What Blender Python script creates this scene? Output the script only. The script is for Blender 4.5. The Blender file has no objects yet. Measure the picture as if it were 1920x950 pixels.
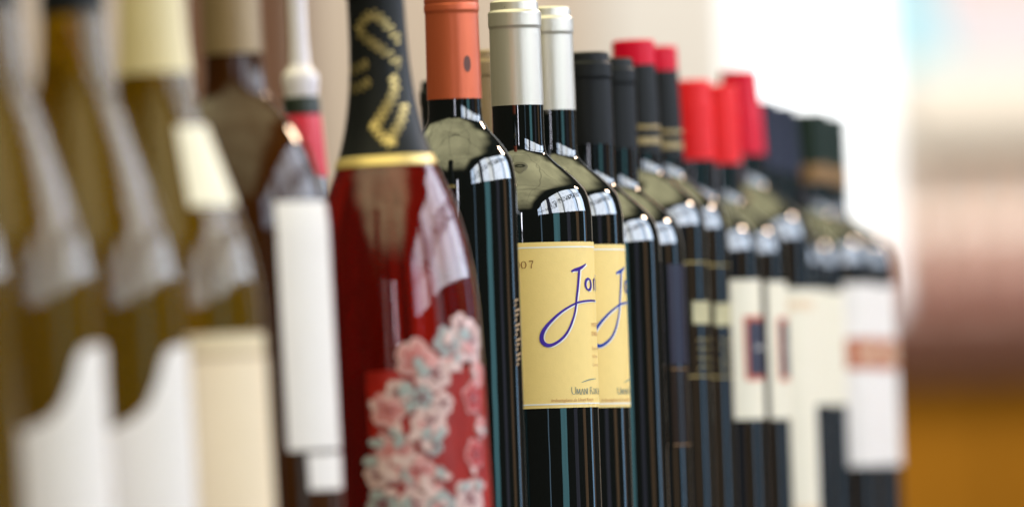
import bpy, math, random
from mathutils import Vector, Matrix
random.seed(7)
sc = bpy.context.scene
col = sc.collection

# ------------------------------------------------------------------ camera
F = 16200.0            # focal length in photo pixels (photo 1920 wide)
CX, CY = 960.0, 475.0
PITCH, ROLL = 0.0263, 0.035
CAMH = 0.046           # metres above the shelf top (shelf top is z = 0)
R0 = Vector((1, 0, 0)); U0 = Vector((0, -math.sin(PITCH), math.cos(PITCH)))
FW = Vector((0, math.cos(PITCH), math.sin(PITCH)))
RV = R0 * math.cos(ROLL) - U0 * math.sin(ROLL)
UV = R0 * math.sin(ROLL) + U0 * math.cos(ROLL)
CAM = Vector((0, 0, CAMH))
cd = bpy.data.cameras.new('camera'); cam = bpy.data.objects.new('camera', cd); col.objects.link(cam)
cd.sensor_width = 36.0; cd.sensor_fit = 'HORIZONTAL'
cd.lens = 36.0 * F / 1920.0
cd.clip_start = 0.1; cd.clip_end = 200
M3 = Matrix((RV, UV, -FW)).transposed()
cam.matrix_world = Matrix.Translation(CAM) @ M3.to_4x4()
cd.dof.use_dof = True
cd.dof.focus_distance = 4.668
cd.dof.aperture_fstop = cd.lens / 74.0
sc.camera = cam

# ------------------------------------------------------------------ world, lamps, exposure
w = bpy.data.worlds.new('World'); sc.world = w; w.use_nodes = True
bgn = w.node_tree.nodes['Background']
bgn.inputs[0].default_value = (0.60, 0.50, 0.40, 1); bgn.inputs[1].default_value = 0.05
sc.view_settings.view_transform = 'Standard'; sc.view_settings.look = 'None'
sc.view_settings.exposure = 0.14; sc.view_settings.gamma = 1.0
sc.view_settings.use_curve_mapping = False
sc.cycles.use_denoising = True
sc.cycles.max_bounces = 12; sc.cycles.transmission_bounces = 10; sc.cycles.glossy_bounces = 5
sc.cycles.caustics_refractive = True; sc.cycles.caustics_reflective = False
sc.cycles.sample_clamp_indirect = 6.0; sc.cycles.blur_glossy = 0.3

def lamp(name, loc, target, sx, sy, rad, color, shape='RECTANGLE'):
    """area lamp with radiance rad, facing target"""
    l = bpy.data.lights.new(name, 'AREA'); l.shape = shape; l.size = sx; l.size_y = sy
    area = sx * sy * (math.pi / 4 if shape in ('DISK', 'ELLIPSE') else 1.0)
    l.energy = math.pi * area * rad; l.color = color
    o = bpy.data.objects.new(name, l); col.objects.link(o); o.location = loc
    d = (Vector(target) - Vector(loc)).normalized()
    o.rotation_euler = d.to_track_quat('-Z', 'Y').to_euler()
    return o
def lamp_nodes(o):
    nt = (o.data.use_nodes, o.data)[1].node_tree if o.data.use_nodes else None
    if nt is None:
        o.data.use_nodes = True; nt = o.data.node_tree
    geo = nt.nodes.new('ShaderNodeNewGeometry'); sep = nt.nodes.new('ShaderNodeSeparateXYZ')
    nt.links.new(geo.outputs['Position'], sep.inputs[0])
    return nt, geo, sep, nt.nodes['Emission']
def nmath(nt, op, a, b=None, c=None):
    n = nt.nodes.new('ShaderNodeMath'); n.operation = op
    for k, x in enumerate((a, b, c)):
        if x is None: continue
        if isinstance(x, (int, float)): n.inputs[k].default_value = x
        else: nt.links.new(x, n.inputs[k])
    return n.outputs[0]
def nrange(nt, x, a, b):
    n = nt.nodes.new('ShaderNodeMapRange'); n.interpolation_type = 'SMOOTHSTEP'
    nt.links.new(x, n.inputs[0]); n.inputs[1].default_value = a; n.inputs[2].default_value = b
    return n.outputs[0]
def nramp(nt, x, stops, lo, hi):
    """hard-edged colour bands over x from lo to hi: stops [(x, colour)]"""
    t = nmath(nt, 'DIVIDE', nmath(nt, 'SUBTRACT', x, lo), hi - lo)
    n = nt.nodes.new('ShaderNodeValToRGB'); cr = n.color_ramp; cr.interpolation = 'CONSTANT'
    for k, (p, c) in enumerate(stops):
        e = cr.elements[k] if k < 2 else cr.elements.new((p - lo) / (hi - lo))
        e.position = (p - lo) / (hi - lo); e.color = (*c, 1)
    nt.links.new(t, n.inputs[0])
    return n.outputs[0]
# pale, slightly olive luminous ceiling over the shelf: tiles, uneven glow, soft ends
o = lamp('ceiling_light', (-0.75, 3.4, 2.3), (-0.75, 3.4, 0), 5.6, 11.0, 2.1, (1.0, 0.94, 0.54))
nt, geo, sep, em = lamp_nodes(o)
nz = nt.nodes.new('ShaderNodeTexNoise'); nz.inputs['Scale'].default_value = 0.8; nz.inputs['Detail'].default_value = 3
nt.links.new(geo.outputs['Position'], nz.inputs['Vector'])
f = nmath(nt, 'MULTIPLY_ADD', nz.outputs['Fac'], 1.7, 0.1)
for ax, a0, a1 in ((0, -3.5, -2.0), (1, -2.0, 1.2)):
    f = nmath(nt, 'MULTIPLY', f, nrange(nt, sep.outputs[ax], a0, a1))
for ax, a0, a1 in ((0, 2.05, 1.2), (1, 8.9, 7.0)):
    f = nmath(nt, 'MULTIPLY', f, nrange(nt, sep.outputs[ax], a0, a1))
for ax in (0, 1):     # joints of the ceiling tiles
    fr = nmath(nt, 'FRACT', nmath(nt, 'MULTIPLY_ADD', sep.outputs[ax], 1 / 1.2, 10.37))
    f = nmath(nt, 'MULTIPLY', f, nmath(nt, 'MULTIPLY_ADD', nmath(nt, 'GREATER_THAN', fr, 0.025), 0.55, 0.45))
nt.links.new(f, em.inputs['Strength'])
# shop front on the right hand side: bright uneven upper panes, dim lower panes
o = lamp('shop_front_light', (2.6, 3.4, 0.78), (0, 3.4, 0.78), 7.4, 2.4, 6.5, (1.0, 1.0, 1.0))
nt, geo, sep, em = lamp_nodes(o)
K = (0, 0, 0); W = (.86, .94, 1.06); W2 = (.60, .74, .95); W3 = (.84, .88, .90)
nz = nt.nodes.new('ShaderNodeTexNoise'); nz.inputs['Scale'].default_value = 6.0; nz.inputs['Detail'].default_value = 4
nt.links.new(geo.outputs['Position'], nz.inputs['Vector'])
wob = nmath(nt, 'MULTIPLY_ADD', nz.outputs['Fac'], 0.10, -0.05)
yy = nmath(nt, 'ADD', sep.outputs[1], wob); zz = nmath(nt, 'ADD', sep.outputs[2], wob)
up = nramp(nt, yy, [(-.3, W2), (.75, (.3, .34, .36)), (1.0, W), (1.75, W3), (2.10, (.02, .02, .03)), (2.62, W), (3.5, W3), (3.95, (.25, .27, .28)), (4.15, W), (5.25, W2), (5.55, K), (5.68, W), (6.32, W2), (6.9, K)], -.3, 7.1)
lo = nramp(nt, yy, [(-.3, K), (.4, (.06, .10, .14)), (.7, K), (2.75, (.05, .13, .15)), (3.45, K), (4.2, (.02, .02, .03)), (4.55, K), (5.15, (.06, .035, .018)), (5.5, K), (6.3, (.10, .18, .27)), (6.6, K), (6.75, (.05, .03, .02)), (6.95, K)], -.3, 7.1)
mx = nt.nodes.new('ShaderNodeMix'); mx.data_type = 'RGBA'
nt.links.new(nmath(nt, 'GREATER_THAN', zz, 0.62), mx.inputs[0]); nt.links.new(lo, mx.inputs[6]); nt.links.new(up, mx.inputs[7])
# lettering band and transom as dark interruptions of the upper panes
n3 = nt.nodes.new('ShaderNodeTexNoise'); n3.inputs['Scale'].default_value = 11.0
nt.links.new(geo.outputs['Position'], n3.inputs['Vector'])
band = nmath(nt, 'MULTIPLY', nmath(nt, 'GREATER_THAN', zz, 1.14), nmath(nt, 'LESS_THAN', zz, 1.44))
band = nmath(nt, 'MULTIPLY', band, nmath(nt, 'GREATER_THAN', n3.outputs['Fac'], 0.51))
tr = nmath(nt, 'MULTIPLY', nmath(nt, 'GREATER_THAN', sep.outputs[2], 0.86), nmath(nt, 'LESS_THAN', sep.outputs[2], 0.90))
st = nmath(nt, 'SUBTRACT', 1.0, nmath(nt, 'MULTIPLY', band, 0.9))
st = nmath(nt, 'MULTIPLY', st, nmath(nt, 'MULTIPLY_ADD', nz.outputs['Fac'], 0.9, 0.55))
nt.links.new(mx.outputs[2], em.inputs['Color']); nt.links.new(st, em.inputs['Strength'])
# slim bright door slit behind the camera, and a small warm bulb far right
lamp('door_light', (0.02, -1.0, 0.9), (0, 4.7, 0.2), 0.16, 1.1, 14.0, (0.85, 0.86, 1.0))
lamp('warm_bulb_light', (2.0, 7.0, 1.75), (0, 5.0, 0.2), 0.34, 0.34, 100.0, (1.0, 0.72, 0.50), 'DISK')
# added unseen fill lamp that brightens the far wall and counter
lamp('back_fill_light', (0.6, 10.6, 2.2), (0.5, 12.4, 0.3), 2.2, 0.8, 17.0, (1.0, 0.95, 0.88))

# ------------------------------------------------------------------ pixel helpers
def ray(px, py):
    return (FW + RV * ((px - CX) / F) + UV * ((CY - py) / F)).normalized()
def at_depth(px, py, y):
    d = ray(px, py); t = y / d.y
    return CAM + d * t

# ------------------------------------------------------------------ materials
MATS = {}
def principled(name, base, rough=0.5, metal=0.0, **kw):
    m = bpy.data.materials.new(name); m.use_nodes = True
    b = m.node_tree.nodes['Principled BSDF']
    b.inputs['Base Color'].default_value = (*base, 1)
    b.inputs['Roughness'].default_value = rough
    b.inputs['Metallic'].default_value = metal
    for k, v in kw.items():
        b.inputs[k.replace('_', ' ')].default_value = v
    MATS[name] = m
    return m
def add_noise(m, scale=40.0, amount=0.12, bump=0.0, stretch=(1, 1, 1), bscale=None):
    """multiply the base colour with fine noise and add a little relief"""
    nt = m.node_tree; b = nt.nodes['Principled BSDF']
    tc = nt.nodes.new('ShaderNodeTexCoord'); mp = nt.nodes.new('ShaderNodeMapping')
    mp.inputs['Scale'].default_value = stretch
    nt.links.new(tc.outputs['Object'], mp.inputs['Vector'])
    n = nt.nodes.new('ShaderNodeTexNoise'); n.inputs['Scale'].default_value = scale; n.inputs['Detail'].default_value = 5
    nt.links.new(mp.outputs[0], n.inputs['Vector'])
    base = tuple(b.inputs['Base Color'].default_value)
    mix = nt.nodes.new('ShaderNodeMix'); mix.data_type = 'RGBA'
    mix.inputs[6].default_value = tuple(c * (1 - amount) for c in base[:3]) + (1,)
    mix.inputs[7].default_value = tuple(min(1, c * (1 + amount)) for c in base[:3]) + (1,)
    nt.links.new(n.outputs['Fac'], mix.inputs[0])
    nt.links.new(mix.outputs[2], b.inputs['Base Color'])
    if bump:
        n2 = nt.nodes.new('ShaderNodeTexNoise'); n2.inputs['Scale'].default_value = bscale or scale * 3
        nt.links.new(mp.outputs[0], n2.inputs['Vector'])
        bp = nt.nodes.new('ShaderNodeBump'); bp.inputs['Strength'].default_value = bump; bp.inputs['Distance'].default_value = 0.0005
        nt.links.new(n2.outputs['Fac'], bp.inputs['Height']); nt.links.new(bp.outputs[0], b.inputs['Normal'])
    return m
def glass_ripple(m, strength=0.05, scale=18.0):
    nt = m.node_tree; b = nt.nodes['Principled BSDF']
    tc = nt.nodes.new('ShaderNodeTexCoord'); n = nt.nodes.new('ShaderNodeTexNoise')
    n.inputs['Scale'].default_value = scale; n.inputs['Detail'].default_value = 2
    nt.links.new(tc.outputs['Object'], n.inputs['Vector'])
    bp = nt.nodes.new('ShaderNodeBump'); bp.inputs['Strength'].default_value = strength; bp.inputs['Distance'].default_value = 0.002
    nt.links.new(n.outputs['Fac'], bp.inputs['Height']); nt.links.new(bp.outputs[0], b.inputs['Normal'])
    nt.links.new(bp.outputs[0], b.inputs['Coat Normal'])
    return m
glass_ripple(principled('dark_glass', (0.003, 0.005, 0.005), 0.012, IOR=1.95), 0.10, 24)
glass_ripple(principled('olive_glass', (0.34, 0.185, 0.0004), 0.03, IOR=1.45, Specular_IOR_Level=0.30, Transmission_Weight=0.76, Coat_Weight=0.0, Coat_Roughness=0.02), 0.05)
glass_ripple(principled('rose_glass', (0.74, 0.030, 0.016), 0.03, IOR=1.40, Transmission_Weight=0.92, Coat_Weight=0.5, Coat_Roughness=0.02), 0.05)
glass_ripple(principled('amber_glass', (0.055, 0.017, 0.003), 0.03, IOR=1.45, Specular_IOR_Level=0.35, Transmission_Weight=0.3, Coat_Weight=0.0, Coat_Roughness=0.02), 0.05)
add_noise(principled('silver_foil', (0.66, 0.62, 0.56), 0.38, 0.6), 110, 0.06, 0.35, (1, 1, .12), 160)
add_noise(principled('copper_foil', (0.64, 0.135, 0.06), 0.36, 0.45), 110, 0.10, 0.4, (1, 1, .12), 160)
add_noise(principled('cream_foil', (0.74, 0.62, 0.38), 0.5, 0.0), 60, 0.06, 0.1)
add_noise(principled('tan_foil', (0.29, 0.20, 0.11), 0.42, 0.3), 60, 0.08, 0.1)
add_noise(principled('black_foil', (0.010, 0.011, 0.013), 0.42, Specular_IOR_Level=0.16), 90, 0.15, 0.15)
add_noise(principled('navy_foil', (0.016, 0.020, 0.045), 0.45, Specular_IOR_Level=0.16), 90, 0.15, 0.15)
add_noise(principled('green_foil', (0.012, 0.024, 0.018), 0.45, Specular_IOR_Level=0.16), 90, 0.15, 0.15)
add_noise(principled('crimson_foil', (0.66, 0.003, 0.030), 0.38, Specular_IOR_Level=0.2), 60, 0.06, 0.1)
add_noise(principled('scarlet_foil', (0.80, 0.016, 0.022), 0.42, Specular_IOR_Level=0.2), 60, 0.06, 0.1)
principled('gold_foil', (0.74, 0.56, 0.22), 0.35, 0.5)
principled('dull_gold_foil', (0.30, 0.22, 0.10), 0.45, 0.3)
principled('bronze_foil', (0.28, 0.15, 0.06), 0.4, 0.5)
principled('emblem_brown', (0.12, 0.035, 0.025), 0.5)
add_noise(principled('yellow_paper', (0.90, 0.66, 0.235), 0.55), 260, 0.035, 0.12, bscale=900)
add_noise(principled('white_paper', (0.83, 0.77, 0.75), 0.6), 40, 0.03, 0.1, bscale=700)
add_noise(principled('cream_paper', (0.82, 0.75, 0.62), 0.6), 40, 0.04, 0.1, bscale=700)
add_noise(principled('tan_paper', (0.76, 0.62, 0.42), 0.6), 40, 0.05, 0.1, bscale=700)
add_noise(principled('inset_paper', (0.84, 0.68, 0.49), 0.6), 40, 0.04, 0.1, bscale=700)
principled('white_ink', (0.86, 0.83, 0.80), 0.5)
principled('violet_ink', (0.055, 0.016, 0.33), 0.28, 0.35)
principled('blue_ink', (0.008, 0.06, 0.45), 0.28, 0.35)
principled('brown_ink', (0.30, 0.12, 0.02), 0.5)
principled('sepia_ink', (0.55, 0.28, 0.10), 0.5)
principled('grey_ink', (0.26, 0.28, 0.20), 0.5)
principled('navy_ink', (0.020, 0.022, 0.05), 0.5)
principled('red_ink', (0.55, 0.12, 0.06), 0.5)
principled('orange_ink', (0.48, 0.15, 0.07), 0.5)
principled('charcoal_paper', (0.016, 0.016, 0.036), 0.3)
add_noise(principled('dim_paper', (0.46, 0.41, 0.24), 0.6), 120, .4)
principled('umber_paper', (0.014, 0.009, 0.007), 0.2)
principled('line_brown', (0.38, 0.24, 0.12), 0.6)
add_noise(principled('petal_pink', (0.70, 0.33, 0.33), 0.5), 150, .3)
add_noise(principled('petal_pale', (0.76, 0.54, 0.53), 0.5), 150, .25)
principled('petal_grey', (0.40, 0.44, 0.45), 0.5)
principled('petal_red', (0.55, 0.05, 0.05), 0.5)
principled('petal_line', (0.22, 0.03, 0.05), 0.5)
add_noise(principled('scarlet_glow', (0.34, 0.012, 0.006), 0.3), 45, 0.75)  # light glowing through the red glass, painted as mottled colour
principled('red_sleeve', (0.66, 0.02, 0.05), 0.35)
principled('white_plastic', (0.74, 0.68, 0.76), 0.35)
principled('collar_green', (0.012, 0.02, 0.014), 0.4)
add_noise(principled('shelf_wood', (0.05, 0.028, 0.014), 0.9, Specular_IOR_Level=0.1), 6, 0.3, 0.1, (1, 0.1, 1))
add_noise(principled('counter_wood', (0.37, 0.145, 0.003), 0.7, Specular_IOR_Level=0.2), 4, 0.25, 0.1, (1, 1, 0.15))
add_noise(principled('mahogany', (0.13, 0.045, 0.026), 0.4), 4, 0.25, 0.1, (0.2, 1, 1))
add_noise(principled('post_wood', (0.20, 0.085, 0.05), 0.5), 4, 0.2, 0.1, (1, 1, 0.1))
add_noise(principled('beige_plaster', (0.52, 0.43, 0.34), 0.8), 3, 0.05, 0.1)
add_noise(principled('white_plaster', (0.66, 0.63, 0.58), 0.8), 3, 0.04, 0.1)
add_noise(principled('grey_plaster', (0.72, 0.67, 0.61), 0.8), 3, 0.05, 0.1)
principled('cream_paint', (0.88, 0.82, 0.72), 0.6)
principled('sky_print', (0.38, 0.70, 0.83), 0.6)
principled('pink_print', (0.80, 0.64, 0.66), 0.6)
principled('lavender_print', (0.60, 0.66, 0.76), 0.6)
principled('frame_white', (0.85, 0.85, 0.85), 0.5)
principled('blush_glass', (0.84, 0.60, 0.52), 0.08, Transmission_Weight=0.3, Coat_Weight=1.0)
principled('peach_foil', (0.85, 0.58, 0.44), 0.4)
principled('dusky_paper', (0.42, 0.20, 0.17), 0.6)
add_noise(principled('floor_tile', (0.05, 0.04, 0.03), 0.6), 5, 0.1, 0.05)
m = principled('daylight_pane', (0.9, 0.95, 1.0), 0.3)
m.node_tree.nodes['Principled BSDF'].inputs['Emission Color'].default_value = (0.93, 0.97, 1.0, 1)
m.node_tree.nodes['Principled BSDF'].inputs['Emission Strength'].default_value = 1.15

# ------------------------------------------------------------------ mesh helpers
def mesh_obj(name, verts, faces, mat, parent=None, smooth=True):
    me = bpy.data.meshes.new(name); me.from_pydata(verts, [], faces); me.update()
    if smooth:
        for p in me.polygons: p.use_smooth = True
    me.materials.append(MATS[mat])
    o = bpy.data.objects.new(name, me); col.objects.link(o)
    if parent is not None: o.parent = parent
    return o
def tag(o, label, cat, group=None):
    o['label'] = label; o['category'] = cat
    if group: o['group'] = group
def empty(name, loc):
    o = bpy.data.objects.new(name, None); col.objects.link(o); o.location = loc
    o.empty_display_size = 0.05
    return o
def lathe(name, prof, mat, parent, seg=96):
    """prof: list of (z, r) metres bottom to top; ends are capped"""
    # extra rings close to the ends of long straight runs keep the shading crisp
    pr = [prof[0]]
    for (z0, r0), (z1, r1) in zip(prof, prof[1:]):
        L = math.hypot(z1 - z0, r1 - r0)
        if L > .003:
            for t in (.0004 / L, 1 - .0004 / L): pr.append((z0 + (z1 - z0) * t, r0 + (r1 - r0) * t))
        pr.append((z1, r1))
    v = []; f = []
    for z, r in [pr[0]] + pr + [pr[-1]]:
        for i in range(seg):
            a = 2 * math.pi * i / seg
            v.append((r * math.sin(a), -r * math.cos(a), z))
    n = len(pr)
    for k in range(1, n):
        for i in range(seg):
            j = (i + 1) % seg
            f.append((k * seg + i, k * seg + j, (k + 1) * seg + j, (k + 1) * seg + i))
    f.append(tuple(reversed(range(seg)))); f.append(tuple((n + 1) * seg + i for i in range(seg)))
    o = mesh_obj(name, v, f, mat, parent)
    o.data.polygons[-1].use_smooth = False; o.data.polygons[-2].use_smooth = False
    return o
def catmull(pts, n=6):
    out = []
    P = [pts[0]] + list(pts) + [pts[-1]]
    for i in range(1, len(P) - 2):
        p0, p1, p2, p3 = P[i - 1], P[i], P[i + 1], P[i + 2]
        for k in range(n):
            t = k / n
            out.append(tuple(0.5 * ((2 * b) + (-a + c) * t + (2 * a - 5 * b + 4 * c - d) * t * t + (-a + 3 * b - 3 * c + d) * t ** 3)
                             for a, b, c, d in zip(p0, p1, p2, p3)))
    out.append(tuple(pts[-1]))
    return out
def mono(pts, n=8):
    """smooth (z, r) curve through the points with cosine-free monotone slopes"""
    zs = [p[0] for p in pts]; rs = [p[1] for p in pts]; N = len(pts)
    d = [(rs[i + 1] - rs[i]) / (zs[i + 1] - zs[i]) for i in range(N - 1)]
    m = [d[0]] + [0 if d[i - 1] * d[i] <= 0 else 2 * d[i - 1] * d[i] / (d[i - 1] + d[i]) for i in range(1, N - 1)] + [d[-1]]
    out = []
    for i in range(N - 1):
        h = zs[i + 1] - zs[i]
        for k in range(n):
            t = k / n
            r = ((2 * t ** 3 - 3 * t * t + 1) * rs[i] + (t ** 3 - 2 * t * t + t) * h * m[i]
                 + (-2 * t ** 3 + 3 * t * t) * rs[i + 1] + (t ** 3 - t * t) * h * m[i + 1])
            out.append((zs[i] + h * t, r))
    out.append(pts[-1])
    return out
BASE = [(0.0008, -9), (0.0, -5), (0.0012, -2.2), (0.0035, -0.6), (0.007, 0.0)]
SHOULDER = [(-0.25, 1), (0, .996), (.167, .963), (.369, .877), (.522, .705), (.675, .467), (.844, .18), (1.0, .02), (1.2, 0)]
def bordeaux(H, R, rn, zs, dz=36, cap=50):
    """(z, r) in mm -> metres: straight body, round shoulder, straight neck up into the capsule"""
    p = [(zs + dz * t, rn + (R - rn) * u) for t, u in SHOULDER]
    zt = H - 8
    top = [(H - cap + 0.5, rn), (H - cap + 3, rn - 0.6), (H - cap + 5, rn - 3.0)]
    p = [(14, R)] + p + [q for q in top if q[0] > p[-1][0] + 0.5]
    prof = [(z, R / 1000 + r / 1000) for z, r in BASE] + [(z / 1000, r / 1000) for z, r in mono(p)]
    return prof
def freeform(pts):
    R = pts[0][1]
    return [(z, R / 1000 + r / 1000) for z, r in BASE] + [(z / 1000, r / 1000) for z, r in mono(pts)]
def rad_at(prof, z):
    for (z0, r0), (z1, r1) in zip(prof[4:], prof[5:]):
        if z0 <= z <= z1 and z1 > z0:
            return r0 + (r1 - r0) * (z - z0) / (z1 - z0)
    return prof[-1][1] if z > prof[-1][0] else prof[4][1]

class Bottle:
    def __init__(s, name, px, py, Y, prof, glass, label, group=None, tilt=0.0, cat='wine bottle'):
        p = at_depth(px, py, Y)
        s.prof = prof; s.tilt = tilt; s.Y = Y
        s.root = empty(name, (p.x + p.z * math.tan(tilt), Y, 0)); s.root.rotation_euler = (0, -tilt, 0)
        s.mw = Matrix.Translation(s.root.location) @ Matrix.Rotation(-tilt, 4, 'Y')
        s.mi = s.mw.inverted()
        tag(s.root, label, cat, group)
        s.glass = lathe('glass_body', prof, glass, s.root)
    def hit(s, px, py, r=None):
        """photo pixel -> (angle, z) on the bottle's body of radius r"""
        r = r or s.prof[6][1]
        o = s.mi @ CAM; d = (s.mi.to_3x3() @ ray(px, py))
        a = d.x * d.x + d.y * d.y; b = 2 * (o.x * d.x + o.y * d.y); c = o.x ** 2 + o.y ** 2 - r * r
        D = max(0.0, b * b - 4 * a * c)
        t = (-b - math.sqrt(D)) / (2 * a)
        q = o + d * t
        return math.atan2(q.x, -q.y), q.z
    def P(s, a, z, off=0.0003):
        r = rad_at(s.prof, z) + off
        return (r * math.sin(a), -r * math.cos(a), z)
    def capsule(s, H, pts, mat, name='capsule'):
        """pts: (mm below the top, radius mm), top first"""
        prof = [((H - d) / 1000, r / 1000) for d, r in reversed(pts)]
        return lathe(name, prof, mat, s.root, 72)
    def patch(s, name, a0, a1, z0, z1, mat, parent=None, off=0.0003, top=None, bot=None, na=None, nz=None):
        """label wrapped on the glass; angles in degrees, z in mm; top/bot: functions of angle -> mm"""
        na = na or max(2, int(abs(a1 - a0) / 2.5)); nz = nz or max(1, int((z1 - z0) / 6))
        v = []; f = []
        for j in range(nz + 1):
            for i in range(na + 1):
                A = a0 + (a1 - a0) * i / na
                zt = top(A) if top else z1; zb = bot(A) if bot else z0
                v.append(s.P(math.radians(A), (zb + (zt - zb) * j / nz) / 1000, off))
        for j in range(nz):
            for i in range(na):
                q = j * (na + 1) + i
                f.append((q, q + 1, q + na + 2, q + na + 1))
        return mesh_obj(name, v, f, mat, parent or s.root)
    def ribbons(s, name, strokes, mat, parent=None, off=0.0005):
        """strokes: list of polylines [(angle rad, z m, width m)] -> one print on the bottle"""
        v = []; f = []
        R = s.prof[6][1]
        for st in strokes:
            n = len(st); b0 = len(v)
            for i, (a, z, wd) in enumerate(st):
                p = st[max(0, i - 1)]; q = st[min(n - 1, i + 1)]
                du = (q[0] - p[0]) * R; dz = q[1] - p[1]; L = math.hypot(du, dz) or 1e-9
                nu, nz = -dz / L * wd / 2, du / L * wd / 2
                v.append(s.P(a + nu / R, z + nz, off)); v.append(s.P(a - nu / R, z - nz, off))
            for i in range(n - 1):
                k = b0 + 2 * i
                f.append((k, k + 1, k + 3, k + 2))
        return mesh_obj(name, v, f, mat, parent or s.root)
    def blobs(s, name, polys, mat, parent=None, off=0.0006):
        """filled outlines [(angle, z)...] as fans round their middle"""
        v = []; f = []
        for pl in polys:
            ca = sum(p[0] for p in pl) / len(pl); cz = sum(p[1] for p in pl) / len(pl)
            b0 = len(v); v.append(s.P(ca, cz, off))
            for a, z in pl: v.append(s.P(a, z, off))
            n = len(pl)
            for i in range(n): f.append((b0, b0 + 1 + i, b0 + 1 + (i + 1) % n))
        return mesh_obj(name, v, f, mat, parent or s.root)

def text_on(bt, name, text, a0, z0, size, mat, parent, shear=0.0, off=0.0005, sx=1.0):
    """flat lettering bent round the bottle; a0 radians, z0/size in mm"""
    cu = bpy.data.curves.new(name, 'FONT'); cu.body = text; cu.size = size / 1000; cu.shear = shear; cu.resolution_u = 2
    to = bpy.data.objects.new(name, cu); col.objects.link(to)
    dg = bpy.context.evaluated_depsgraph_get()
    me = bpy.data.meshes.new_from_object(to.evaluated_get(dg))
    col.objects.unlink(to); bpy.data.objects.remove(to); bpy.data.curves.remove(cu)
    R = bt.prof[6][1]
    v = [bt.P(a0 + p.co.x * sx / R, z0 / 1000 + p.co.y, off) for p in me.vertices]
    f = [tuple(p.vertices) for p in me.polygons]
    bpy.data.meshes.remove(me)
    return mesh_obj(name, v, f, mat, parent, smooth=False)

# ------------------------------------------------------------------ setting
def box(name, x0, x1, y0, y1, z0, z1, mat, parent=None, bev=0.0):
    cx, cy, cz = (x0 + x1) / 2, (y0 + y1) / 2, (z0 + z1) / 2
    v = [(x, y, z) for z in (z0, z1) for y in (y0, y1) for x in (x0, x1)]
    f = [(0, 2, 3, 1), (4, 5, 7, 6), (0, 1, 5, 4), (2, 6, 7, 3), (0, 4, 6, 2), (1, 3, 7, 5)]
    o = mesh_obj(name, v, f, mat, parent, smooth=False)
    if bev:
        b = o.modifiers.new('bevel', 'BEVEL'); b.width = bev; b.segments = 2
    return o
fl = mesh_obj('floor', [(-6, 1, -.95), (6, 1, -.95), (6, 16, -.95), (-6, 16, -.95)], [(0, 1, 2, 3)], 'floor_tile'); fl['kind'] = 'structure'
sh = empty('display_shelf', (0, 4.7, -0.95))
tag(sh, 'brown wooden shelf carrying the row of wine bottles', 'shelf')
box('shelf_board', -0.62, 0.36, -1.35, 1.25, 0.915, 0.95, 'shelf_wood', sh, 0.004)
for sx in (-0.55, 0.29):
    for sy in (-1.25, 1.15):
        box('leg', sx - .03, sx + .03, sy - .03, sy + .03, 0.0, 0.914, 'shelf_wood', sh, 0.003)

def X(px, py, y): return at_depth(px, py, y).x
def Z(px, py, y): return at_depth(px, py, y).z
YW = 12.6
xw = X(1120, 150, YW); xw2 = X(1385, 150, YW)
o = box('back_wall', -3.0, xw, YW, YW + .15, -.95, 2.4, 'beige_plaster'); o['kind'] = 'structure'
o = box('back_wall', xw + .001, xw2, YW - .03, YW + .15, -.95, 2.4, 'white_plaster'); o['kind'] = 'structure'
xr = X(1668, 300, YW)
o = box('back_wall', xr, 3.0, YW, YW + .15, -.95, 2.4, 'grey_plaster'); o['kind'] = 'structure'
# tall daylight window between the wall pieces
wn = empty('shop_window', ((xw2 + xr) / 2, YW + 0.08, -.95))
tag(wn, 'tall bright window glowing white behind the far bottles', 'window')
hw = (xr - xw2) / 2
box('pane', -hw + .012, hw - .012, -.004, .004, .03, 3.3, 'daylight_pane', wn)
box('window_frame', -hw + .0005, -hw + .012, -.02, .02, 0, 3.33, 'frame_white', wn)
box('window_frame', hw - .012, hw - .0005, -.02, .02, 0, 3.33, 'frame_white', wn)
# reddish brown post at the left
yp = 9.0
o = empty('wooden_post', (0, yp, -.95)); tag(o, 'reddish brown wooden post behind the white-capped bottle', 'post')
box('shaft', X(330, 80, yp), X(573, 80, yp), -.06, .06, 0.06, 3.2, 'post_wood', o, .006)
box('foot_block', X(330, 80, yp) - .015, X(573, 80, yp) + .015, -.075, .075, 0, .058, 'post_wood', o, .004)
# wooden counter at far right with pink bottles
yc = 11.6
zt = Z(1800, 580, yc)
ct = empty('wooden_counter', (X(1560, 700, yc), yc, -.95))
tag(ct, 'orange-brown wooden counter with dark mahogany top edge', 'counter')
H = zt + .95
box('top_board', -.012, 1.6, -.03, .62, H - .085, H, 'mahogany', ct, .004)
for i in range(7):
    box('front_panel', i * .224, i * .224 + .220, 0.0, .03, .08, H - .087, 'counter_wood', ct, .004)
box('plinth', 0.01, 1.57, .035, .58, 0, H - .05, 'counter_wood', ct)
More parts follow.
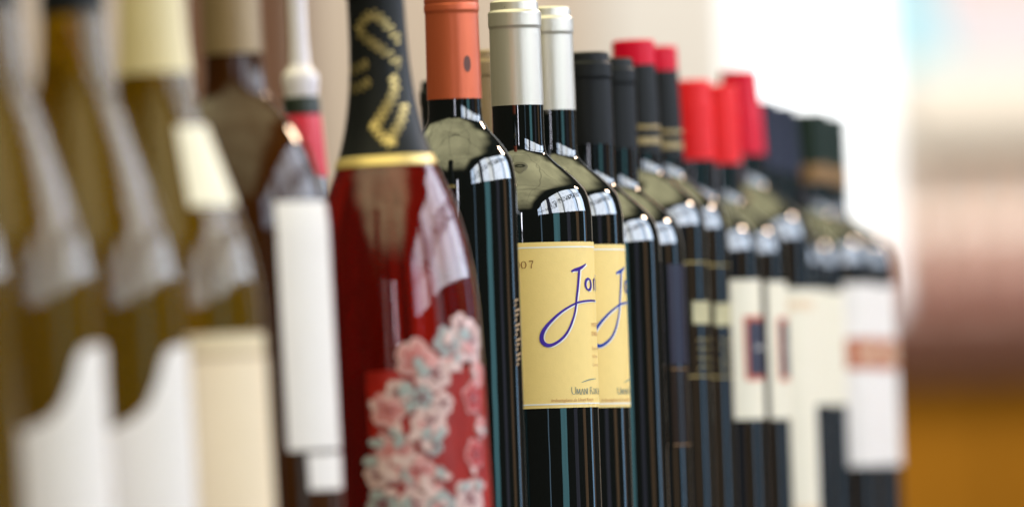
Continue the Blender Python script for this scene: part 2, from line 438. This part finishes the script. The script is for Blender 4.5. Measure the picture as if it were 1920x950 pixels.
# board above the counter and posters on the wall
yb = 12.53
o = box('wall_box', X(1690, 190, yb), X(1690, 190, yb) + 1.3, yb, YW - .002, Z(1800, 262, yb), Z(1800, 128, yb), 'cream_paint', None, .004)
tag(o, 'long cream-painted box shelf fixed above the counter', 'wall shelf')
yq = YW - .012
for nm, x0, x1, y0, y1, mt, lb in (
        ('poster', 1660, 1768, -120, 124, 'sky_print', 'pale blue poster on the wall beside the bright window'),
        ('poster', 1772, 2010, -90, 58, 'pink_print', 'pale pink poster above the cream box shelf'),
        ('poster', 1772, 2010, 64, 122, 'lavender_print', 'pale lavender strip poster between pink poster and cream shelf')):
    p = box(nm, X(x0, 50, yq), X(x1, 50, yq), yq, yq + .006, Z(1800, y1, yq), Z(1800, y0, yq), mt)
    tag(p, lb, 'poster', 'posters on the back wall')
roseprof = [(z * .62, r * .62) for z, r in bordeaux(300, 40, 15, 150, 70, 60)]
spots = ((1705, .08, 'small blush bottle on the counter beside the bright window', 'blush_glass'), (1772, .16, 'small blush bottle on the counter among its kind', 'blush_glass'),
         (1838, .08, 'small blush bottle on the counter among its kind', 'blush_glass'), (1892, .17, 'small blush bottle on the counter among its kind', 'blush_glass'), (1955, .09, 'small blush bottle on the counter among its kind', 'blush_glass'))
for px, dy, lb, gm in spots:
    y = yc + dy
    p = at_depth(px, 500, y)
    r = empty('rose_bottle', (p.x, y, zt))
    tag(r, lb, 'bottle', 'small pink bottles on the counter')
    lathe('glass_body', roseprof, gm, r, 40)
    lathe('capsule', [(.148, .0099), (.181, .0099), (.1855, .0094), (.1865, .008)], 'peach_foil', r, 32)
    v = []; f = []
    for zz in (.012, .055):
        for k in range(25):
            a = math.radians(-100 + 200 * k / 24); v.append((.0252 * math.sin(a), -.0252 * math.cos(a), zz))
    for k in range(24): f.append((k, k + 1, k + 26, k + 25))
    mesh_obj('label', v, f, 'dusky_paper', r)

# ------------------------------------------------------------------ bottles in the row, far to near kinds
RIM = lambda rn, L, flare=0.25: [(0, rn - 2.6), (.35, rn - 1.5), (1.0, rn - .95), (5.3, rn - .75), (6.2, rn + .25), (7, rn + .45), (14.0, rn + .5), (14.8, rn + .1), (15.8, rn - .02), (L, rn + flare)]

# ---- yellow-labelled pair -------------------------------------------------
JORIO = bordeaux(307, 38.5, 14.05, 189, 36, 57)
def stroke_px(bt, pts, ws, n=8, dx=0, dy=0):
    """pixel polyline on the reference bottle -> smooth (angle, z, width)"""
    q = []
    for (x, y), wd in zip(pts, ws):
        a, z = bt.hit(x + dx, y + dy); q.append((a, z, wd / 3.47 / 1000))
    return catmull(q, n)
GLY = {  # skeletal capitals in a unit box: list of (polyline, weight)
    'U': ([(0, 1), (0, .35), (.15, .06), (.4, 0), (.62, .06), (.75, .35), (.75, 1)], .75),
    'M': ([(0, 0), (.08, 1), (.42, .1), (.76, 1), (.86, 0)], .86), 'A': ([(0, 0), (.36, 1), (.72, 0)], .72),
    'N': ([(0, 0), (.03, 1), (.7, 0), (.72, 1)], .72), 'I': ([(0, 0), (0, 1)], .05),
    'R': ([(0, 0), (0, 1), (.4, .98), (.5, .76), (.38, .55), (.05, .5), (.35, .48), (.68, 0)], .66),
    'O': ([(.4, 1), (.1, .85), (0, .5), (.1, .15), (.4, 0), (.7, .15), (.8, .5), (.7, .85), (.4, 1)], .8),
    'C': ([(.7, .85), (.4, 1), (.1, .85), (0, .5), (.1, .15), (.4, 0), (.7, .15)], .7),
    'H': ([(0, 0), (0, 1), (0, .5), (.7, .5), (.7, 1), (.7, 0)], .7), ' ': ([], .4)}
def caps(text, a0, z0, R):
    out = []; u = 0.0
    for i, ch in enumerate(text):
        h = 3.7 if (i == 0 or text[i - 1] == ' ') else 2.95
        pl, wd = GLY[ch]
        for (x0, y0), (x1, y1) in zip(pl, pl[1:]):
            wdt = .00052 if abs(y1 - y0) > abs(x1 - x0) * .8 and (x1 >= x0) else .0003
            out.append([(a0 + (u + x0 * h) / 1000 / R, z0 + y0 * h / 1000, wdt), (a0 + (u + x1 * h) / 1000 / R, z0 + y1 * h / 1000, wdt)])
        for (x, y) in ([pl[0], pl[-1]] if pl and ch not in 'OC' else []):   # serifs
            out.append([(a0 + (u + x * h - .42) / 1000 / R, z0 + y * h / 1000, .00024), (a0 + (u + x * h + .42) / 1000 / R, z0 + y * h / 1000, .00024)])
        u += wd * h + .75
    return out
def yellow(px, py, Y, rot, label, ink, ref=None):
    b = Bottle('wine_bottle', px, py, Y, JORIO, 'dark_glass', label, 'pair of yellow-labelled bottles')
    b.capsule(307, RIM(14.05, 57.3), 'silver_foil')
    ref = ref or b
    sh = lambda S: [[(a + rot, z, wd) for a, z, wd in st] for st in S]
    d0 = math.degrees(rot)
    lab = b.patch('label', -24 + d0, 128 + d0, 84.6, 174.2, 'yellow_paper')
    b.patch('border_line', -23.5 + d0, 127.5 + d0, 171.0, 171.8, 'white_ink', lab, .00045, nz=1)
    b.patch('border_line', -23.5 + d0, 127.5 + d0, 86.3, 87.1, 'white_ink', lab, .00045, nz=1)
    J1 = [(1069.9, 508.8), (1075, 506), (1081.3, 504.6), (1088, 501.5), (1093, 498), (1096.6, 494.8)]
    J2 = [(1084.6, 505), (1083.6, 520), (1082, 540), (1080, 556.8), (1078.7, 572), (1075.4, 590.5), (1067.8, 612.4), (1057.7, 629.3), (1044.2, 641),
          (1030.7, 647), (1020.6, 644.4), (1015.2, 636), (1017.3, 622.5), (1027.4, 607.4), (1044.2, 590.5), (1061, 577.9), (1079.6, 567.8), (1094.7, 564.2), (1106.5, 563), (1114, 563.8)]
    W1 = [3.2, 4.2, 6.0, 5.2, 3.6, 2.6]
    W2 = [5.5, 5.2, 4.8, 4.4, 4.0, 3.8, 3.9, 4.2, 4.6, 5.6, 6.8, 7.2, 6.6, 5.2, 4.2, 3.6, 3.4, 3.4, 3.4, 2.8]
    for nm, mt, of, dx, dy, k in (('script_shadow', 'white_ink', .00045, 2.6, 1.4, 1.12), ('script_lettering', ink, .0006, 0, 0, 1.12)):
        S = [stroke_px(ref, J1, [x * k for x in W1], 6, dx, dy), stroke_px(ref, J2, [x * k for x in W2], 8, dx, dy)]
        R = ref.prof[6][1]
        a_o, z_o = ref.hit(1101.8 + dx * .6, 532.8 + dy)
        def ell(ac, zc, ru, rz):
            st = []
            for i in range(25):
                t = 2 * math.pi * i / 24 + .5
                st.append((ac + ru * math.cos(t) / R, zc + rz * math.sin(t), .0009 + .0011 * abs(math.cos(t + .35))))
            return st
        S.append(ell(a_o, z_o, .0034, .0030))
        ar = a_o + .0082 / R
        S.append(catmull([(ar, z_o + .0030, .0012), (ar + .0002 / R, z_o, .0017), (ar + .0004 / R, z_o - .0030, .0014)], 5))
        S.append(catmull([(ar, z_o + .0012, .0008), (ar + .0014 / R, z_o + .0029, .0012), (ar + .0028 / R, z_o + .0027, .0016)], 5))
        ai = ar + .0056 / R
        S.append([(ai, z_o + .0028, .0015), (ai + .0003 / R, z_o - .0029, .0015)])
        S.append([(ai - .0006 / R, z_o + .0049, .0012), (ai + .0006 / R, z_o + .0049, .0012)])
        S.append(ell(ai + .0056 / R, z_o, .0030, .0028))
        b.ribbons(nm, sh(S), mt, lab, of)
    # vintage year in the corner
    R = ref.prof[6][1]
    a7, z7 = ref.hit(999.5, 490)
    dig = []
    def D(pts, u, wds): dig.append(catmull([(a7 + (u + x) / 1000 / R, z7 + (y - 3.6) / 1000, wd / 1000) for (x, y), wd in zip(pts, wds)], 5))
    D([(-2.3, 3.55), (-1.9, 3.8), (-.2, 3.75), (-1.0, 1.8), (-1.15, 0)], 0, [.3, .55, .5, .4, .65])
    for u in (-5.2, -8.6):
        D([(math.cos(t) * 1.25, 1.9 + math.sin(t) * 1.85) for t in [math.pi / 2 + i * math.pi / 4 for i in range(9)]], u, [.25, .45, .62, .45, .25, .45, .62, .45, .25])
    D([(-1.2, 2.7), (-.6, 3.7), (.5, 3.6), (.8, 2.6), (-.4, 1.0), (-1.2, .15), (0, .1), (1.2, .2)], -12.0, [.3, .4, .45, .6, .5, .4, .5, .5])
    b.ribbons('year_lettering', sh(dig), 'brown_ink', lab)
    # estate name, mark and small print
    au, zu = ref.hit(1071.5, 738.6)
    b.ribbons('estate_lettering', sh(caps('UMANI RONCHI', au, zu, R)), 'grey_ink', lab)
    b.ribbons('bird_mark', sh([stroke_px(ref, [(1089, 716.5), (1097, 713.5), (1106, 710.6), (1116, 709.4)], [.8, 2.2, 2.6, .8], 6)]), 'grey_ink', lab)
    ai_, zi_ = ref.hit(1032.5, 753.2)
    text_on(b, 'bottler_lettering', 'Imbottigliato da Umani Ronchi', ai_ + rot, zi_ * 1000, 2.55, 'sepia_ink', lab, .25)
    for yy, tx, szz in ((609, 'MONTEPULCIANO', 3.2), (626, "D'ABRUZZO", 3.2), (652, 'Denominazione', 2.5), (667, 'di Origine', 2.5), (683, 'Controllata', 2.5)):
        at_, zt_ = ref.hit(1107.5 + (yy - 609) * .03, yy + 3)
        text_on(b, 'appellation_lettering', tx, at_ + rot, zt_ * 1000, szz, 'sepia_ink', lab)
    return b
J1B = yellow(967.7, 120, 4.700, 0.0, 'wine bottle with silver capsule and yellow script label, next to the copper-capped bottle', 'violet_ink')
hole = []
for i in range(10):
    t = 2 * math.pi * i / 10
    hole.append((-.40 + .018 * math.cos(t), .3030 + .00026 * math.sin(t)))
r_ = .01345
mesh_obj('vent_hole', [(r_ * math.sin(a), -r_ * math.cos(a), z) for a, z in hole], [tuple(range(10))], 'emblem_brown', J1B.root)
J2B = yellow(1031.0, 200, 4.776, math.radians(16.5), 'wine bottle with silver capsule and yellow script label, next to the plain black-capped bottles', 'blue_ink', J1B)

# ---- black-capped pair ----------------------------------------------------
def black(px, py, Y, r, label):
    b = Bottle('wine_bottle', px, py, Y, bordeaux(285, 38.5, 14.2, 176, 36, 52), 'dark_glass', label, 'pair of plain black-capped bottles')
    b.capsule(285, RIM(14.2, 52, .3), 'black_foil')
    lab = b.patch('label', r, 150 + r - 38, 109, 166, 'charcoal_paper')
    low = b.patch('lower_label', r, 150 + r - 38, 62, 107, 'umber_paper')
    b.patch('edge_line', r + .3, 149 + r - 38, 106.0, 106.8, 'bronze_foil', low, .00045, nz=1)
    b.patch('edge_line', r + .3, 149 + r - 38, 63.0, 63.8, 'bronze_foil', low, .00045, nz=1)
    return b
black(1099, 150, 4.854, 82, 'dark wine bottle with plain black capsule, beside the yellow-labelled pair')
black(1145, 170, 4.934, 47, 'dark wine bottle with plain black capsule, beside the black bottles with red tops')

# ---- black sleeve with crimson top, gold lettering ------------------------
def redtop(px, py, Y, label):
    b = Bottle('wine_bottle', px, py, Y, bordeaux(299, 38.5, 14.0, 189, 34, 66), 'dark_glass', label, 'pair of bottles with black sleeve and crimson top')
    b.capsule(299, [(0, 10.8), (.3, 11.8), (1.2, 12.2), (8, 12.4), (14.5, 12.5)], 'crimson_foil', 'capsule_top')
    b.capsule(299, [(14.6, 12.5), (40, 13.4), (66, 14.3)], 'black_foil')
    b.capsule(299, [(50, 13.7), (50.1, 13.85), (52.4, 13.95), (52.5, 13.8)], 'dull_gold_foil', 'gold_band')
    b.capsule(299, [(57, 13.95), (57.1, 14.1), (61, 14.25), (61.1, 14.1)], 'dull_gold_foil', 'gold_band')
    lab = b.patch('label', 47, 130, 133, 146, 'dim_paper')
    S = []
    for z, n in ((124, 9), (119, 6), (113, 8), (108, 7)):
        for i in range(n):
            a = math.radians(52 + 40 * (i + .3 * random.random()) / n * (1 if n > 6 else .8))
            S.append([(a, (z + random.uniform(-1, 1)) / 1000, .0009), (a + .05, (z + random.uniform(-1, 1)) / 1000, .0007)])
    b.ribbons('gold_lettering', S, 'gold_foil')
    b.patch('gold_line', 30, 130, 102.5, 103.1, 'gold_foil', nz=1)
    b.patch('gold_line', 30, 130, 168.2, 168.8, 'gold_foil', nz=1)
    return b
redtop(1188, 100, 5.014, 'dark wine bottle with black sleeve and crimson top, beside the plain black-capped pair')
redtop(1231, 110, 5.097, 'dark wine bottle with black sleeve and crimson top, beside the scarlet-capped bottles')

# ---- scarlet capsules, cream label with navy panel ------------------------
def scarlet(px, py, Y, rot, label):
    b = Bottle('wine_bottle', px, py, Y, bordeaux(282, 38.2, 13.8, 178, 34, 48), 'dark_glass', label, 'pair of scarlet-capped bottles with navy-panelled label')
    b.capsule(282, [(0, 11.2), (.3, 12.4), (1.2, 13.0), (12, 13.3), (12.6, 13.5), (48, 14.1)], 'scarlet_foil')
    lab = b.patch('label', 30 + rot, 140 + rot, 78, 161, 'cream_paper')
    b.patch('red_border', 44 + rot, 104 + rot, 101, 139.5, 'red_ink', lab, .00045)
    b.patch('navy_panel', 49 + rot, 99 + rot, 104, 136.5, 'navy_ink', lab, .0006)
    S = [[(math.radians(60 + rot + 7 * i), .120 + .001 * (i % 2), .0022), (math.radians(64 + rot + 7 * i), .1205, .0016)] for i in range(5)]
    b.ribbons('panel_lettering', S, 'white_ink', lab, .0008)
    return b
scarlet(1293, 180, 5.177, 0, 'wine bottle with bright scarlet capsule and cream label, beside the crimson-topped pair')
scarlet(1343, 200, 5.255, 12, 'wine bottle with bright scarlet capsule and cream label, beside the taller red-capped bottle')

# ---- tall red-capped bottle with long cream label -------------------------
b = Bottle('wine_bottle', 1386, 140, 5.337, bordeaux(294, 40.0, 14.2, 188, 36, 52), 'dark_glass', 'taller wine bottle with tapered red capsule and long cream label reaching its foot')
b.capsule(294, [(0, 9.8), (.3, 10.8), (1.2, 11.3), (10, 11.8), (30, 13.4), (52, 14.5)], 'crimson_foil')
lab = b.patch('label', 20, 150, 14, 158, 'cream_paper')
b.patch('label_band', 25, 145, 145, 151, 'orange_ink', lab, .00045, nz=1).data.materials[0] = principled('pale_orange_ink', (0.78, 0.60, 0.42), .6)
b.patch('label_band', 25, 145, 18, 24, 'pale_orange_ink', lab, .00045, nz=1)

# ---- navy capsules --------------------------------------------------------
def navy(px, py, Y, label):
    b = Bottle('wine_bottle', px, py, Y, bordeaux(278, 38.3, 14.3, 174, 34, 43), 'dark_glass', label, 'pair of navy-capped bottles with plain cream label')
    b.capsule(278, [(0, 10.2), (.3, 11.2), (1.2, 11.7), (14, 12.6), (43, 14.7)], 'navy_foil')
    lab = b.patch('label', 15, 140, 87, 159, 'cream_paper')
    S = [[(math.radians(62 + 3 * k), (145 - 12 * k) / 1000, .0018), (math.radians(96), (145 - 12 * k) / 1000, .0018)] for k in range(4)]
    b.ribbons('faint_lettering', S, 'pale_grey_ink', lab)
    return b
principled('pale_grey_ink', (0.66, 0.62, 0.50), .6)
navy(1421, 200, 5.416, 'wine bottle with dark navy capsule and cream label, beside the taller red-capped bottle')
navy(1455, 205, 5.494, 'wine bottle with dark navy capsule and cream label, beside the green-capped bottles')

# ---- dark green capsules, white label with red band -----------------------
def green(px, py, Y, R, label):
    b = Bottle('wine_bottle', px, py, Y, bordeaux(277, R, 14.2, 177, 36, 47), 'dark_glass', label, 'pair of green-capped bottles with white label')
    b.capsule(277, [(0, 11.8), (.3, 13), (1.2, 13.6), (14, 13.9), (47, 14.4)], 'green_foil')
    b.capsule(277, [(35, 14.3), (35.1, 14.45), (45, 14.6), (45.1, 14.4)], 'bronze_foil', 'bronze_band')
    rnd = lambda lo: (lambda A: lo + max(0, (abs(A - 75) - 63)) ** 2 * .12)
    lab = b.patch('label', 2, 148, 48, 165, 'white_paper', bot=rnd(48), top=lambda A: 165 - max(0, (abs(A - 75) - 63)) ** 2 * .1)
    b.patch('red_band', 6, 144, 110, 130, 'orange_ink', lab, .00045)
    S = [[(math.radians(50 + 8 * i), .117, .004), (math.radians(54 + 8 * i), .124, .003)] for i in range(6)]
    b.ribbons('band_marks', S, 'inset_paper', lab, .0007)
    return b
green(1513, 220, 5.574, 38.5, 'wine bottle with dark green capsule and white label, beside the navy-capped pair')
green(1548, 250, 5.660, 41.5, 'wine bottle with dark green capsule and white label, last of the row by the window')

# ---- copper-capped slim bottle -------------------------------------------
b = Bottle('wine_bottle', 851, 150, 4.580, bordeaux(311, 31.3, 14.1, 203, 36, 62), 'dark_glass', 'slim dark wine bottle with matte copper-red capsule')
b.capsule(311, [(0, 11.5), (.4, 12.8), (1.4, 13.6), (4, 14.3), (6.5, 14.4), (7, 14.1), (7.6, 14.4), (10.5, 14.6), (11.2, 14.2), (11.8, 14.6), (15, 14.7), (15.8, 14.3), (17, 14.2), (62, 14.6)], 'copper_foil')
em = []
for i in range(14):
    t = 2 * math.pi * i / 14
    em.append((math.radians(31) + .15 * math.cos(t), .2672 + .0044 * math.sin(t)))
mesh_obj('capsule_emblem', [(.01462 * math.sin(a), -.01462 * math.cos(a), z) for a, z in em], [tuple(range(14))], 'emblem_brown', b.root)
S = []
for i in range(14):
    z = (107 + 2.6 * i) / 1000
    S.append([(math.radians(62), z, .0012), (math.radians(66 + 4 * (i % 3)), z + .0012, .0012)])
b.ribbons('gold_lettering', S, 'line_brown')

# ---- rosé sparkling bottle with blossoms ---------------------------------
SP = freeform([(43.2, 43.2)] + []) if False else [(z, 43.2 / 1000 + r / 1000) for z, r in BASE] + [(z / 1000, r / 1000) for z, r in mono(
    [(20, 43.2), (110, 43.2), (128, 42.9), (145, 42.0), (163, 39.6), (184, 34.8), (200, 29.0), (211, 24.4), (230, 19.0), (247, 16.2), (264, 14.7), (280, 14.2), (296, 14.0), (305, 13.2)])]
b = Bottle('sparkling_bottle', 707, 50, 4.400, SP, 'rose_glass', 'sparkling rosé bottle with gold-lettered black foil and printed pink blossoms', None, .028)
PK = b
fo = [(z, rad_at(SP, z) + .0005) for z in [(.2085 + .0985 * i / 30) for i in range(31)]]
fo = [(z, r) for z, r in fo if z < .296] + [(.2962, .0160), (.304, .0166), (.312, .0160), (.318, .0140), (.320, .010)]
foil = lathe('foil', fo, 'black_foil', b.root, 80)
lathe('gold_band', [(z, rad_at(SP, z) + e) for z, e in ((.2078, .0004), (.2082, .0010), (.2130, .0010), (.2134, .0004))], 'gold_foil', b.root, 80)
def scribble(bt, path, amp, step, wd):
    """handwriting-like ribbon that wiggles along a pixel path"""
    q = []
    for x, y in path:
        # solve on the tapered neck: use the local radius
        r = .016
        for _ in range(6):
            a, z = bt.hit(x, y, r); r = rad_at(bt.prof, z) + .0006
        q.append((a, z, 0))
    q = catmull(q, 24); out = []
    for i, (a, z, _) in enumerate(q):
        p = q[max(0, i - 1)]; n = q[min(len(q) - 1, i + 1)]
        r = rad_at(bt.prof, z)
        du = (n[0] - p[0]) * r; dz = n[1] - p[1]; L = math.hypot(du, dz) or 1e-9
        s = amp * math.sin(i * step)
        out.append((a - dz / L * s / r, z + du / L * s, wd))
    return out
S = [scribble(b, pth, .0025, 0.6, .0008) for pth in (
    [(748, 78), (725, 48), (703, 28), (685, 36), (672, 58)], [(672, 60), (695, 78), (720, 96), (750, 122)],
    [(735, 142), (740, 165), (728, 195), (712, 222), (700, 240)], [(758, 195), (752, 222), (738, 250), (725, 268)],
    [(696, 232), (712, 250), (728, 268), (738, 262)], [(657, 134), (672, 128), (690, 118)], [(657, 166), (675, 164), (694, 152)])]
b.ribbons('gold_lettering', S, 'gold_foil', foil, .0012)
pr = b.patch('painted_glow', -22, 120, 12, 104, 'scarlet_glow', na=60, nz=20, off=.0002)  # painted glow of the translucent glass; carries the blossoms
def blossom(px, py, size, mat, seed):
    rn = random.Random(seed)
    a0, z0 = b.hit(px, py); R = .0432; S = size / 3.68 / 1000
    pet, edge, lines = [], [], []
    ph = rn.random() * 6
    for k in range(5):
        t0 = ph + k * 2 * math.pi / 5
        for sc_, dst in ((1.0, edge), (.82, pet)):
            o = []
            for i in range(14):
                t = 2 * math.pi * i / 14
                rr = S * .46 * sc_ * (1 + .10 * math.sin(3 * t + k))
                du = S * .52 * math.cos(t0) + rr * math.cos(t); dz = S * .52 * math.sin(t0) + rr * math.sin(t)
                o.append((a0 + du / R, z0 + dz))
            dst.append(o)
        for j in (-.25, 0, .25):
            lines.append([(a0 + .1 * S * math.cos(t0 + j) / R, z0 + .1 * S * math.sin(t0 + j), S * .05), (a0 + S * .62 * math.cos(t0 + j) / R, z0 + S * .62 * math.sin(t0 + j), S * .03)])
    k = .0004 + .00004 * (seed % 7)
    f = b.blobs('blossom', edge, 'petal_pale' if mat != 'petal_grey' else 'petal_line', pr, k)
    b.blobs('blossom', pet, mat, pr, k + .0003); b.ribbons('stamens', lines, 'petal_red' if mat == 'petal_pink' else 'petal_line', pr, k + .0006)
for i, (x, y, s_, m_) in enumerate(((778, 672, 40, 'petal_pink'), (815, 700, 36, 'petal_pale'), (838, 640, 34, 'petal_grey'), (880, 640, 46, 'petal_pale'), (862, 610, 26, 'petal_pale'), (728, 770, 36, 'petal_pink'), (745, 735, 26, 'petal_pale'),
        (806, 792, 40, 'petal_pale'), (790, 745, 26, 'petal_grey'), (830, 755, 24, 'petal_pale'), (742, 860, 46, 'petal_pink'), (785, 885, 36, 'petal_pink'), (885, 745, 32, 'petal_red'), (893, 700, 28, 'petal_pink'), (890, 850, 30, 'petal_red'),
        (900, 800, 24, 'petal_pink'), (718, 945, 36, 'petal_grey'), (825, 955, 40, 'petal_grey'), (880, 935, 42, 'petal_pale'), (708, 890, 28, 'petal_pale'), (775, 945, 34, 'petal_pale'), (812, 835, 22, 'petal_grey'), (850, 668, 26, 'petal_pink'))):
    blossom(x, y, s_, m_, i)
rq = random.Random(3); pets = {'petal_pale': [], 'petal_pink': [], 'petal_grey': []}
for k in range(95):                      # loose petals and leaves between the blossoms
    px_ = rq.uniform(696, 908); py_ = rq.uniform(610, 960)
    if px_ < 905 - (py_ - 560) * 1.15 or (px_ > 820 and 690 < py_ < 880 and rq.random() < .8): continue
    a0, z0 = PK.hit(px_, py_); ln = rq.uniform(.0022, .0048); wd = ln * rq.uniform(.45, .8); th = rq.uniform(0, 3.14)
    o = []
    for i in range(10):
        t = 2 * math.pi * i / 10; u = ln * math.cos(t); v_ = wd * math.sin(t)
        o.append((a0 + (u * math.cos(th) - v_ * math.sin(th)) / .0432, z0 + u * math.sin(th) + v_ * math.cos(th)))
    pets[rq.choice(('petal_pale', 'petal_pale', 'petal_pink', 'petal_grey'))].append(o)
for k, (m_, pl) in enumerate(pets.items()):
    PK.blobs('loose_petals', pl, m_, pr, .00145 + .00012 * k)['kind'] = 'stuff'

# ---- amber bottle with tall white label ----------------------------------
AM = [(z, 41.8 / 1000 + r / 1000) for z, r in BASE] + [(z / 1000, r / 1000) for z, r in mono(
    [(20, 41.8), (170, 41.8), (182, 41.0), (195, 38.6), (209, 34.2), (222, 27.5), (232, 20.0), (239, 15.6), (248, 14.2), (262, 13.8), (290, 13.4), (305, 12.9)])]
b = Bottle('wine_bottle', 434, 50, 4.200, AM, 'amber_glass', 'dark amber bottle with tan capsule and tall white label strip', None, .018)
b.capsule(310, [(0, 11), (.5, 13), (2, 13.9), (14, 14.4), (15, 14), (52, 14.6)], 'tan_foil')
b.patch('label', 25, 130, 64, 184, 'white_paper')
b.patch('tag', 40, 130, 44.5, 62, 'white_paper')

# ---- pale wine bottles at the near end -----------------------------------
OL = [(z, 44.2 / 1000 + r / 1000) for z, r in BASE] + [(z / 1000, r / 1000) for z, r in mono(
    [(20, 44.2), (128, 44.2), (142, 43.3), (158, 40.7), (176, 35.4), (194, 29.6), (212, 23.8), (228, 19.2), (242, 16.6), (258, 15.2), (280, 14.2), (292, 13.9)])]
def pale(px, py, Y, tilt, label, grp=None):
    return Bottle('white_wine_bottle', px, py, Y, OL, 'olive_glass', label, grp, tilt)
b = pale(287, 100, 4.030, .022, 'olive glass bottle with cream capsule, cream shoulder label and framed tan label')
cap = [((.2415 + .0505 * i / 14), rad_at(OL, .2415 + .0505 * i / 14) + .0006) for i in range(15)] + [(.297, .0150), (.299, .0135), (.2995, .010)]
lathe('capsule', cap, 'cream_foil', b.root, 64)
b.patch('shoulder_label', 24, 110, 178, 216, 'cream_paper', off=.0004)
lab = b.patch('label', 4, 118, 20, 118, 'tan_paper')
b.patch('label_frame', 12, 112, 22, 109, 'line_brown', lab, .0005)
b.patch('label_inset', 14, 110, 24, 107, 'inset_paper', lab, .0008)
G = 'pair of olive glass bottles with swooping white labels'
def swoop(A):
    pts = [(-20, 73), (8, 75), (24, 79), (35, 85), (43, 95), (49, 106), (54, 110.5), (64, 112), (130, 112)]
    for (a0, z0), (a1, z1) in zip(pts, pts[1:]):
        if a0 <= A <= a1:
            t = (A - a0) / (a1 - a0); t = t * t * (3 - 2 * t) * .5 + t * .5
            return z0 + (z1 - z0) * t
    return 112
for px, Y, lb in ((140, 3.945, 'olive glass bottle with swooping white label, next to the cream-capsuled bottle'),
                  (-22, 3.860, 'olive glass bottle with swooping white label, two along from the cream-capsuled bottle')):
    b = pale(px, 100, Y, .022, lb, G)
    cap = [((.266 + .026 * i / 8), rad_at(OL, .266 + .026 * i / 8) + .0006) for i in range(9)] + [(.297, .0150), (.299, .0135), (.2995, .010)]
    lathe('capsule', cap, 'black_foil', b.root, 64)
    b.patch('label', 9, 128, 20, 116, 'white_paper', top=swoop, na=90, nz=14)
b = pale(-190, 100, 3.772, .022, 'plain olive glass bottle showing only its dark side, next to the swooping-label pair')
lathe('capsule', cap, 'black_foil', b.root, 64)

# ---- second row, behind ---------------------------------------------------
SL = [(z, 30.0 / 1000 + r / 1000) for z, r in BASE] + [(z / 1000, r / 1000) for z, r in mono(
    [(20, 30), (150, 30), (175, 28), (198, 20), (216, 14.6), (228, 12.9), (262, 11.0), (276, 9.8)])]
b = Bottle('slim_bottle', 563, 150, 5.100, SL, 'dark_glass', 'slim bottle with white stopper, dark collar and red neck sleeve behind the amber bottle', None, .018, 'bottle')
lathe('neck_sleeve', [(z / 1000, rad_at(SL, z / 1000) + .0006) for z in (229, 236, 244, 252, 260, 266)], 'red_sleeve', b.root, 48)
lathe('collar', [(.2662, .0112), (.2672, .0116), (.2760, .0112), (.2770, .0100)], 'collar_green', b.root, 48)
lathe('stopper', [(.2772, .0098), (.2820, .0100), (.2840, .0108), (.2900, .0106), (.2925, .0080), (.2960, .0062), (.310, .0056), (.332, .0055), (.345, .0062), (.348, .0050)], 'white_plastic', b.root, 48)
b = Bottle('wine_bottle', 904, 150, 4.850, bordeaux(288, 37, 14.2, 178, 36, 58), 'dark_glass', 'bottle with beige capsule half hidden behind the copper-capped bottle', None)
b.capsule(288, RIM(14.2, 58, .3), 'tan_foil')
b = Bottle('wine_bottle', 833, 170, 4.935, bordeaux(276, 37, 14.2, 172, 36, 50), 'dark_glass', 'bottle with black capsule almost hidden behind the copper-capped bottle', None)
b.capsule(276, RIM(14.2, 50, .3), 'black_foil')
